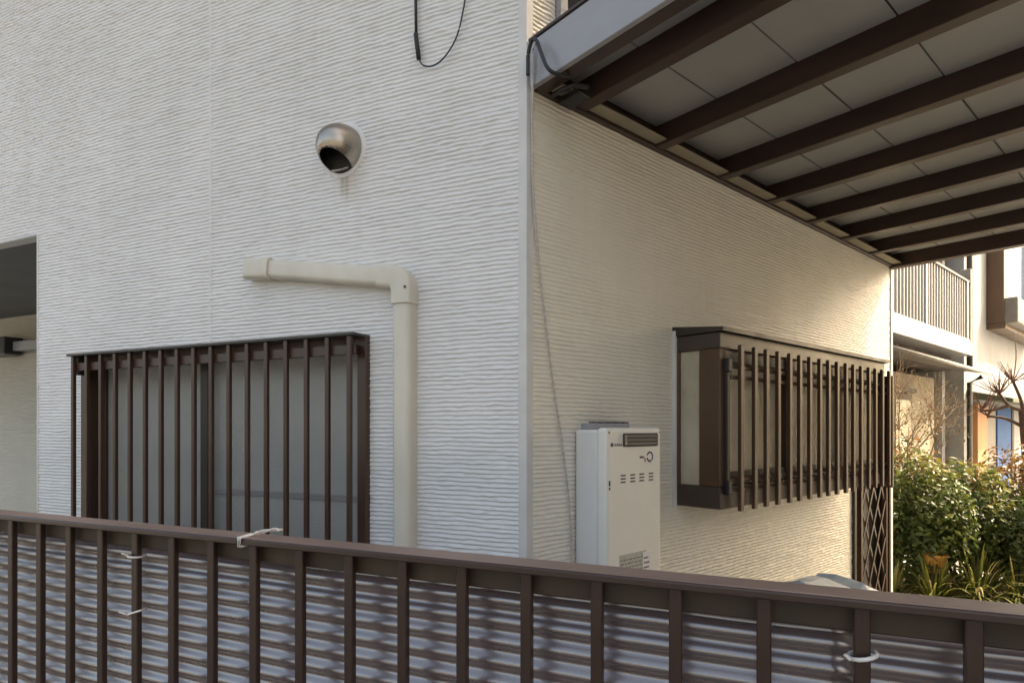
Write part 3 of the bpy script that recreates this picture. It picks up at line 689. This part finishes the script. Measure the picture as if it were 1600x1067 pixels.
for x in (-3.95, -1.95, 1.70): MB(fb).box(x - .02, x + .02, -1.07, -1.03, .745, 1.8450, .003).build('post', 'fence_brown', fence)

def sheet(name, label, xa, xb, off, ztop, zbot, seed, tilt=0.0):
    b = ((xa + xb) / 2, -off, zbot)
    t = bpy.data.objects.new
    nx = int((xb - xa) / .03) + 2; nz = int((ztop - zbot) / .032 * 12)
    X_, Z_ = np.meshgrid(np.linspace(xa, xb, nx), np.linspace(ztop, zbot, nz))
    ph = 2 * np.pi * (Z_ + tilt * X_) / .032
    Y_ = .0045 * np.sin(ph) + .0025 * (vnoise(X_ / .3 + seed, Z_ / .25, seed) - .5) + .0006 * (vnoise(X_ / .05, Z_ / .05 + 9, seed + 4) - .5)
    Zz = Z_ + .0016 * (vnoise(X_ / .12 + 3, Z_ / .1, seed + 8) - .5)
    V = np.stack([X_ - b[0], Y_, Zz - b[2]], -1).reshape(-1, 3)
    i = (np.arange(nx - 1)[None, :] + np.arange(nz - 1)[:, None] * nx).ravel()
    me = np_mesh(name, V, np.stack([i, i + 1, i + 1 + nx, i + nx], -1), 'corrugated_brown')
    o = link(name, me, None, None, loc=Matrix.Rotation(AL, 3, 'Z') @ Vector(b), rotz=AL)
    md = o.modifiers.new('thickness', 'SOLIDIFY'); md.thickness = .0012
    tag(o, label, 'plastic sheet')
sheet('corrugated_sheet', 'long glossy corrugated brown plastic sheet behind the left and middle of the fence', -2.6, .845, 1.006, 1.806, .9, 3, .004)
sheet('corrugated_sheet', 'corrugated brown plastic sheet behind the right end of the fence', .812, 1.72, .997, 1.8045, .9, 13, -.004)

# wire ties on the fence
def tie_loop(x, y, z, r=.014, tilt=.3, rad=.0022, n=14):
    return [(x + r * math.cos(a), y + r * 1.05 * math.sin(a), z + tilt * r * math.cos(a)) for a in np.linspace(0, 2 * math.pi, n)]
def tie(label, x, z, tilt, tail=None, rad=.0022):
    b = (x, -1.05, z); t = thing('wire_tie', label, 'wire tie', b, AL)
    MB(b).tube(tie_loop(x, -1.05, z, .0148, tilt), rad, 6, caps=False).build('loop', 'wire_white', t, smooth=True)
    for tl in (tail or []): MB(b).tube(curve_pts(tl, 6), rad * .8, 6).build('tail', 'wire_white', t, smooth=True)
i_ = lambda x: -.837 + .1053 * round((x + .837) / .1053)
xa = i_(-.39)
tie('upper white wire tie round the baluster below the left window grille', xa, 1.796, -.1, [[(xa - .017, -1.055, 1.796), (xa - .03, -1.06, 1.799)]])
tie('lower white wire tie round the baluster below the left window grille', xa, 1.683, .35, [[(xa - .016, -1.06, 1.679), (xa - .034, -1.062, 1.682)]])
xb = i_(.848)
tie('thick white wire tie round the baluster near the right end of the fence', xb, 1.786, .25, [[(xb - .014, -1.066, 1.784), (xb - .02, -1.068, 1.79)]], .0026)
b = (-.103, -1.05, 1.86); t = thing('wire_tie', 'white wire wound round the top rail with its twisted tail pointing right', 'wire tie', b, AL)
for q in range(2):
    x = -.112 + q * .005
    MB(b).tube([(x, -1.022, 1.843), (x, -1.021, 1.858), (x + .002, -1.05, 1.8592), (x + .003, -1.0785, 1.858), (x + .004, -1.0785, 1.843), (x, -1.05, 1.8425)], .0024, 6).build('loop', 'wire_white', t, smooth=True)
MB(b).tube(curve_pts([(-.095, -1.055, 1.862), (-.08, -1.05, 1.868), (-.06, -1.047, 1.870), (-.04, -1.045, 1.872)]), .0024, 6).build('tail', 'cord_white', t, smooth=True)
MB(b).tube(curve_pts([(-.095, -1.052, 1.865), (-.08, -1.049, 1.865), (-.055, -1.048, 1.873), (-.045, -1.047, 1.869)]), .0022, 6).build('tail', 'cord_white', t, smooth=True)

# ------------------------------------------------------------------ porch lamp
pl = thing('porch_lamp', 'small dark lamp on the porch wall at the left edge', 'lamp', (-5.45, 1.29, 2.7), AL)
MB((-5.45, 1.29, 2.7)).box(-5.6, -5.285, 1.14, 1.285, 2.70, 2.84, .01).build('lamp_body', 'black_plastic', pl)
MB((-5.45, 1.29, 2.7)).box(-5.58, -5.3, 1.15, 1.27, 2.685, 2.699, .003).build('lamp_shade', 'panel_grey', pl)

# ------------------------------------------------------------------ house behind the garden (balcony)
ha = thing('house', 'cream and white house with white railed balcony beyond the garden', 'house', (-3.5, 7.8, Z0), 0)
bs = (-3.5, 7.8, Z0)
YE = 9.42
MB(bs).box(-6, -1.20, 5.4, YE - .3, Z0, 2.78).build('ground_wall', 'house_cream', ha)
MB(bs).box(-6, -1.75, 5.4, YE, 3.3, 6.2).build('upper_wall', 'house_white', ha)
MB(bs).box(-6.3, -1.55, 5.2, YE + .4, 6.2, 6.35).build('roof', 'roof_tile', ha)
bal = MB(bs).box(-1.749, -.80, 5.45, YE - .02, 3.10, 3.30, .004).build('balcony', 'white_paint', ha)
MB(bs).box(-6, -1.05, 5.45, YE - .06, 2.90, 3.099).build('joist_band', 'timber_dark', ha)
me = MB().box(-.011, .011, -.011, .011, 0, .84).mesh('railing_bar'); me.materials.append(MATS['white_paint'])
for i in range(33): link('railing_bar', me, None, bal, loc=(-.835 + 3.5, 5.5 + .1155 * i - 7.8, 3.30 - Z0))
MB(bs).box(-.86, -.81, 5.45, YE - .1, 4.1402, 4.175, .004).build('handrail', 'pipe_grey', bal)
MB(bs).box(-.86, -.81, 5.45, YE - .1, 3.302, 3.33, .003).build('bottom_rail', 'white_paint', bal)
for y in (5.5, 7.3, 9.18): MB(bs).box(-.865, -.805, y - .03, y + .03, 3.302, 4.139, .003).build('railing_post', 'white_paint', bal)
# lean-to eave under the balcony
ev = MB(bs).extr_y([(-1.25, 3.02), (-.62, 2.86), (-.62, 2.835), (-1.25, 2.95)], 5.3, YE + .1).build('eave', 'roof_tile', ha)
MB(bs).tube([(-.60, 5.3, 2.855), (-.60, YE + .12, 2.83)], .022, 10).build('gutter', 'stone_grey', ev, smooth=True)
m = MB(bs)
MB(bs).box(-1.20, -1.16, 6.6, 8.0, Z0 + .3, 2.5, .004).build('window', 'timber_dark', ha)
w_ = [o for o in ha.children if o.name.startswith('window')][-1]
MB(bs).box(-1.159, -1.15, 6.68, 7.28, Z0 + .4, 2.42).build('pane', 'glass_dark', w_)
MB(bs).box(-1.159, -1.15, 7.34, 7.94, Z0 + .4, 2.42).build('pane', 'glass_bay', w_)
MB(bs).box(-1.199, -1.13, 6.5, 8.1, 2.52, 2.58, .004).build('window_hood', 'timber_dark', ha)
MB(bs).box(-1.75, -1.15, YE - .10, YE + .05, Z0, 6.2).build('corner_column', 'house_white', ha)
MB(bs).tube([(-.86, YE + .10, Z0), (-.86, YE + .10, 2.72), (-.70, YE + .06, 2.80)], .035, 10).build('downpipe', 'pipe_grey', ha, smooth=True)
MB(bs).tube([(-.86, YE + .10, 2.95), (-.86, YE + .10, 6.1)], .038, 10).build('downpipe', 'pipe_grey', ha, smooth=True)
MB(bs).box(-.93, -.80, YE - .12, YE - .02, 3.3, 4.35, .01).build('balcony_post', 'stone_grey', ha)

# ------------------------------------------------------------------ white house further back
hb = thing('house', 'white rendered house with blue door at the right edge behind bare branches', 'house', (-4, 12.5, Z0), 0)
bs = (-4, 12.5, Z0)
MB(bs).box(-7, -.95, 9.62, 17.5, Z0, 6.5).build('wall', 'house_white', hb)
MB(bs).box(-7.3, -.4, 9.55, 17.9, 6.5, 6.7).build('roof', 'roof_tile', hb)
wb = MB(bs).box(-.949, -.72, 10.95, 11.12, 3.75, 5.6, .01).box(-.949, -.72, 13.9, 14.05, 3.75, 5.6, .01).box(-.949, -.70, 10.95, 14.05, 3.66, 3.749, .01).build('window', 'bay_brown', hb)
MB(bs).box(-.948, -.80, 11.13, 12.4, 3.76, 5.55).build('pane', 'white_paint', wb)
MB(bs).box(-.948, -.86, 12.41, 13.89, 3.76, 5.55).build('pane', 'glass_blue', wb)
MB(bs).box(-.94, -.55, 10.98, 14.0, 3.74, 4.15, .02).build('window_box', 'panel_grey', wb)
aw = MB(bs).extr_y([(-.949, 2.62), (-.40, 2.48), (-.40, 2.43), (-.949, 2.50)], 9.75, 14.2).build('awning', 'awning_green', hb)
MB(bs).box(-.949, -.85, 9.95, 10.55, Z0, 2.42, .01).build('door_jamb', 'timber_orange', hb)
MB(bs).box(-.949, -.90, 10.56, 11.35, Z0, 2.42, .01).build('side_panel', 'panel_grey', hb)
db = MB(bs).box(-.949, -.88, 11.37, 12.55, Z0, 2.40, .01).build('door', 'door_blue', hb)
MB(bs).box(-.879, -.865, 12.40, 12.55, Z0, 2.40, .004).build('door_edge', 'timber_dark', db)
MB(bs).box(-.879, -.86, 11.5, 12.2, 1.30, 1.40, .004).build('letter_plate', 'white_paint', db)

# ------------------------------------------------------------------ unseen house across the carport, added to shade the side wall
hc = thing('house', 'unseen tall beige house added beyond the carport to shade the side wall', 'house', (6.5, 2.0, Z0), 0)
bs = (6.5, 2.0, Z0)
MB(bs).box(3.7, 10.5, -.6, 8.9, Z0, 9.6).build('wall', 'house_blocker', hc)
MB(bs).box(3.5, 10.8, -.9, 8.95, 9.6, 9.8).build('roof', 'roof_tile', hc)
for (y, z) in ((1.0, 1.3), (3.6, 1.3), (1.0, 4.3), (3.6, 4.3)):
    f = MB(bs).box(3.64, 3.699, y, y + 1.2, z, z + 1.1, .004).build('window', 'bronze_dark', hc)
    MB(bs).box(3.632, 3.639, y + .06, y + 1.14, z + .06, z + 1.04).build('pane', 'glass_frosted', f)

# ------------------------------------------------------------------ plants
def leaves(n, centre, radii, size, seed, shape='leaf', up=0.3, clumps=22, fill=0.45, tone_fn=None):
    r = np.random.default_rng(seed)
    th = r.random(clumps) * 2 * np.pi; ph = np.arccos(r.uniform(-.75, 1, clumps)); rad = r.uniform(.55, .95, clumps)
    cc = np.stack([np.cos(th) * np.sin(ph), np.sin(th) * np.sin(ph), np.cos(ph)], -1) * rad[:, None]
    k = r.integers(0, clumps, n); P = cc[k] + r.normal(0, .20, (n, 3))
    inn = r.random(n) < (1 - fill); 
    l_ = np.linalg.norm(P, axis=1, keepdims=True); P = np.where((l_ > 1.12), P / l_ * r.uniform(.9, 1.1, (n, 1)), P)
    out = P / (np.linalg.norm(P, axis=1, keepdims=True) + 1e-6)
    nrm = out + r.normal(0, .65, (n, 3)) + np.array([0, 0, up]); nrm /= np.linalg.norm(nrm, axis=1, keepdims=True)
    a = np.cross(nrm, r.normal(0, 1, (n, 3))); a /= np.linalg.norm(a, axis=1, keepdims=True); b = np.cross(nrm, a)
    s_ = size * r.uniform(.6, 1.35, (n, 1)); C_ = P * np.array(radii) + np.array(centre)
    L0 = C_ - a * s_; L1 = C_ + b * s_ * .42 + nrm * s_ * .12; L2 = C_ + a * s_; L3 = C_ - b * s_ * .42 + nrm * s_ * .12
    V = np.stack([L0, L1, L2, L3], 1).reshape(-1, 3); Q = np.arange(n * 4).reshape(-1, 4)
    ct = r.random(clumps); tone = np.clip(ct[k] * .45 + r.random(n) * .55 + .0 * P[:, 2], 0, 1)
    if tone_fn is not None: tone = tone_fn(P, tone)
    return V, Q, tone
def shrub(label, loc, radii, h0, n, size, seed, m, stem='bark', tone_fn=None, clumps=26):
    t = thing('shrub', label, 'shrub', (loc[0], loc[1], Z0), 0)
    V, Q, tone = leaves(n, (0, 0, h0), radii, size, seed, tone_fn=tone_fn, clumps=clumps)
    V[:, 2] = np.maximum(V[:, 2], .03)
    link('foliage', np_mesh('foliage', V, Q, m, smooth=False, attr=tone), None, t)
    mb = MB(); r = random.Random(seed)
    for q in range(7):
        a = r.uniform(0, 6.28); e = (math.cos(a) * radii[0] * .7, math.sin(a) * radii[1] * .7, h0 + radii[2] * r.uniform(.2, .8))
        mb.tube(curve_pts([(.05 * math.cos(a), .05 * math.sin(a), 0), (e[0] * .4, e[1] * .4, e[2] * .45), e], 4), .014, 6, r1=.005)
    mb.build('stem', stem, t)
    return t
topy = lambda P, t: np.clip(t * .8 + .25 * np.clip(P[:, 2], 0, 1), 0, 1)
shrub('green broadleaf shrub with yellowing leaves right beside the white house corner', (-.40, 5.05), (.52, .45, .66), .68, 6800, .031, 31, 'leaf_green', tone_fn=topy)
shrub('glossy green shrub in the middle of the garden bed behind the grass clumps', (-.06, 5.55), (.46, .42, .60), .66, 6200, .032, 32, 'leaf_green')
shrub('dark green dense shrub at the right edge of the photo', (.36, 5.75), (.42, .42, .50), .55, 5600, .031, 33, 'leaf_dark')
shrub('rusty orange shrub standing behind the dark green one', (.24, 6.45), (.62, .5, .62), .82, 6400, .031, 34, 'leaf_orange')
shrub('yellow and rust coloured shrub under the bare twigs beside the house corner', (-.62, 5.75), (.5, .42, .62), .85, 5400, .030, 35, 'leaf_orange', tone_fn=lambda P, t: t * .75)

def grass(label, loc, n, ln, seed):
    t = thing('grass_clump', label, 'plant', (loc[0], loc[1], Z0), 0, 'strappy grass clumps')
    r = np.random.default_rng(seed); V = []; Q = []; T = []
    for q in range(n):
        a = r.uniform(0, 2 * np.pi); L_ = ln * r.uniform(.6, 1.15); lean = r.uniform(.15, 1.0); wd = r.uniform(.006, .011)
        b = np.array([math.cos(a), math.sin(a), 0]); sd = np.array([-math.sin(a), math.cos(a), 0]); p0 = b * r.uniform(0, .05)
        tone = r.random()
        for k in range(7):
            u = k / 6; out = L_ * lean * (u ** 1.5) * .85; up = L_ * (u * (1.05 - .25 * lean) - .75 * lean * u ** 2.6)
            p = p0 + b * out + np.array([0, 0, max(up, .01)]); ww = wd * (1 - u ** 3) + .0008
            V += [p - sd * ww, p + sd * ww]
            if k:
                s_ = len(V); Q.append((s_ - 4, s_ - 3, s_ - 1, s_ - 2)); T.append(min(1, tone * .8 + .3 * u))
    link('blades', np_mesh('blades', np.array(V), np.array(Q), 'leaf_grass', attr=np.array(T)), None, t)
    MB().tube([(0, 0, -.02), (0, 0, .05)], .04, 8).build('crown', 'soil', t)
grass('strappy green grass clump in front of the orange pot', (-.10, 4.80), 210, .60, 51)
grass('bright yellowish grass clump beside the white house corner', (-.36, 4.62), 150, .50, 52)
grass('large arching grass clump right of the orange pot', (.15, 5.08), 210, .66, 53)
grass('grass clump at the right edge of the garden bed', (.40, 5.30), 150, .56, 54)

pt = thing('flower_pot', 'orange glazed flower pot half hidden in the shrubs', 'pot', (-.13, 5.0, Z0), 0)
bm = bmesh.new(); seg = 24; prof = [(r * .8, .32 + (z - .2) * .72) for r, z in [(.0001, .20), (.085, .20), (.088, .21), (.115, .40), (.128, .40), (.128, .43), (.112, .43), (.105, .38), (.0001, .37)]]
rings = [[bm.verts.new((r * math.cos(2 * math.pi * k / seg), r * math.sin(2 * math.pi * k / seg), z)) for k in range(seg)] for r, z in prof]
for a, b in zip(rings, rings[1:]):
    for k in range(seg): bm.faces.new((a[k], a[(k + 1) % seg], b[(k + 1) % seg], b[k]))
mb = MB(); mb.bm.free(); mb.bm = bm; mb.build('pot', 'pot_orange', pt, smooth=True, angle=35)
MB().box(-.09, .09, -.09, .09, 0, .319, .01).build('stand', 'timber_dark', pt)

# bare trees
def branchy(t, m, root, h, seed, r0, spread, levels, twigm=None, leader=1.0, kids=3):
    r = random.Random(seed); trunk = MB(); twigs = MB()
    def grow(p, d, L_, rad, lev):
        pts = [p]; q = p.copy(); dd = d.copy()
        for k in range(4):
            dd = (dd + Vector((r.uniform(-1, 1), r.uniform(-1, 1), r.uniform(-.5, .9))) * .16).normalized(); q = q + dd * (L_ / 4); pts.append(q.copy())
        (trunk if lev >= levels - 1 else twigs).tube(pts, rad, 7 if lev > 1 else 5, r1=rad * .55)
        if lev == 0: return
        for k in range(kids + (1 if lev == levels else 0)):
            a = pts[r.choice((2, 3, 4, 4))]
            nd = (dd + Vector((r.uniform(-1, 1), r.uniform(-1, 1), r.uniform(-.25, .8))) * spread).normalized()
            grow(a, nd, L_ * r.uniform(.5, .75), rad * .5, lev - 1)
    grow(Vector(root), Vector((0, 0, 1)), h, r0, levels)
    trunk.build('trunk', m, t, smooth=True); twigs.build('crown', twigm or m, t, smooth=True)
t = thing('bare_tree', 'pollarded bare tree with reddish twigs in front of the white house', 'tree', (.16, 6.95, Z0), 0)
def pollard(t):
    r = random.Random(4)
    tr = MB(); tr.tube(curve_pts([(.10, .03, 0), (.06, 0, .8), (.02, 0, 1.5), (.0, 0, 1.78)], 4), .055, 8, r1=.04)
    limbs = [[(.0, 0, 1.78), (-.10, -.10, 1.84), (-.17, -.16, 1.97)], [(.0, 0, 1.78), (-.02, -.02, 1.92), (-.07, -.08, 2.10)], [(.0, 0, 1.76), (.08, .06, 1.88), (.10, .08, 2.04)],
             [(-.10, -.10, 1.84), (-.2, -.2, 1.80), (-.30, -.30, 1.79)], [(.02, 0, 1.6), (-.12, -.12, 1.70), (-.25, -.25, 1.73)]]
    for L_ in limbs: tr.tube(curve_pts(L_, 5), .019, 7, r1=.013)
    tr.build('trunk', 'bark', t, smooth=True)
    tw = MB()
    for q, L_ in enumerate(limbs):
        e = Vector(L_[-1]); rr = .02 if q < 3 else .012
        tw.tube([e - Vector((0, 0, .02)), e, e + Vector((0, 0, .03))], rr, 8, r1=rr * .7)
        for k in range(15 if q < 3 else 7):
            d = Vector((r.uniform(-1, 1), r.uniform(-1, 1), r.uniform(.05, 1.2))).normalized(); ln = r.uniform(.08, .26)
            m_ = e + d * ln * .5 + Vector((0, 0, .03)); tw.tube(curve_pts([e, m_, e + d * ln + Vector((0, 0, .07))], 3), .0065, 5, r1=.003)
            if r.random() < .5:
                d2 = (d + Vector((r.uniform(-1, 1), r.uniform(-1, 1), r.uniform(0, 1)))).normalized(); tw.tube([m_, m_ + d2 * .06, m_ + d2 * .12 + Vector((0, 0, .02))], .004, 5, r1=.002)
    tw.tube(curve_pts([(-.07, -.08, 2.1), (-.05, -.05, 2.35), (-.06, -.06, 2.62)], 4), .007, 5, r1=.003)
    tw.build('crown', 'bark_red', t, smooth=True)
pollard(t)
t = thing('twiggy_shrub', 'leafless pale twiggy shrub against the cream wall of the balcony house', 'shrub', (-.38, 5.42, Z0), 0)
branchy(t, 'twig_pale', (0, 0, 0), 1.0, 21, .022, 1.1, 4, kids=5)
V, Q, tone = leaves(420, (0, 0, 1.55), (.38, .38, .45), .015, 77)
link('leaves', np_mesh('leaves', V, Q, 'leaf_small', smooth=False, attr=tone), None, t)
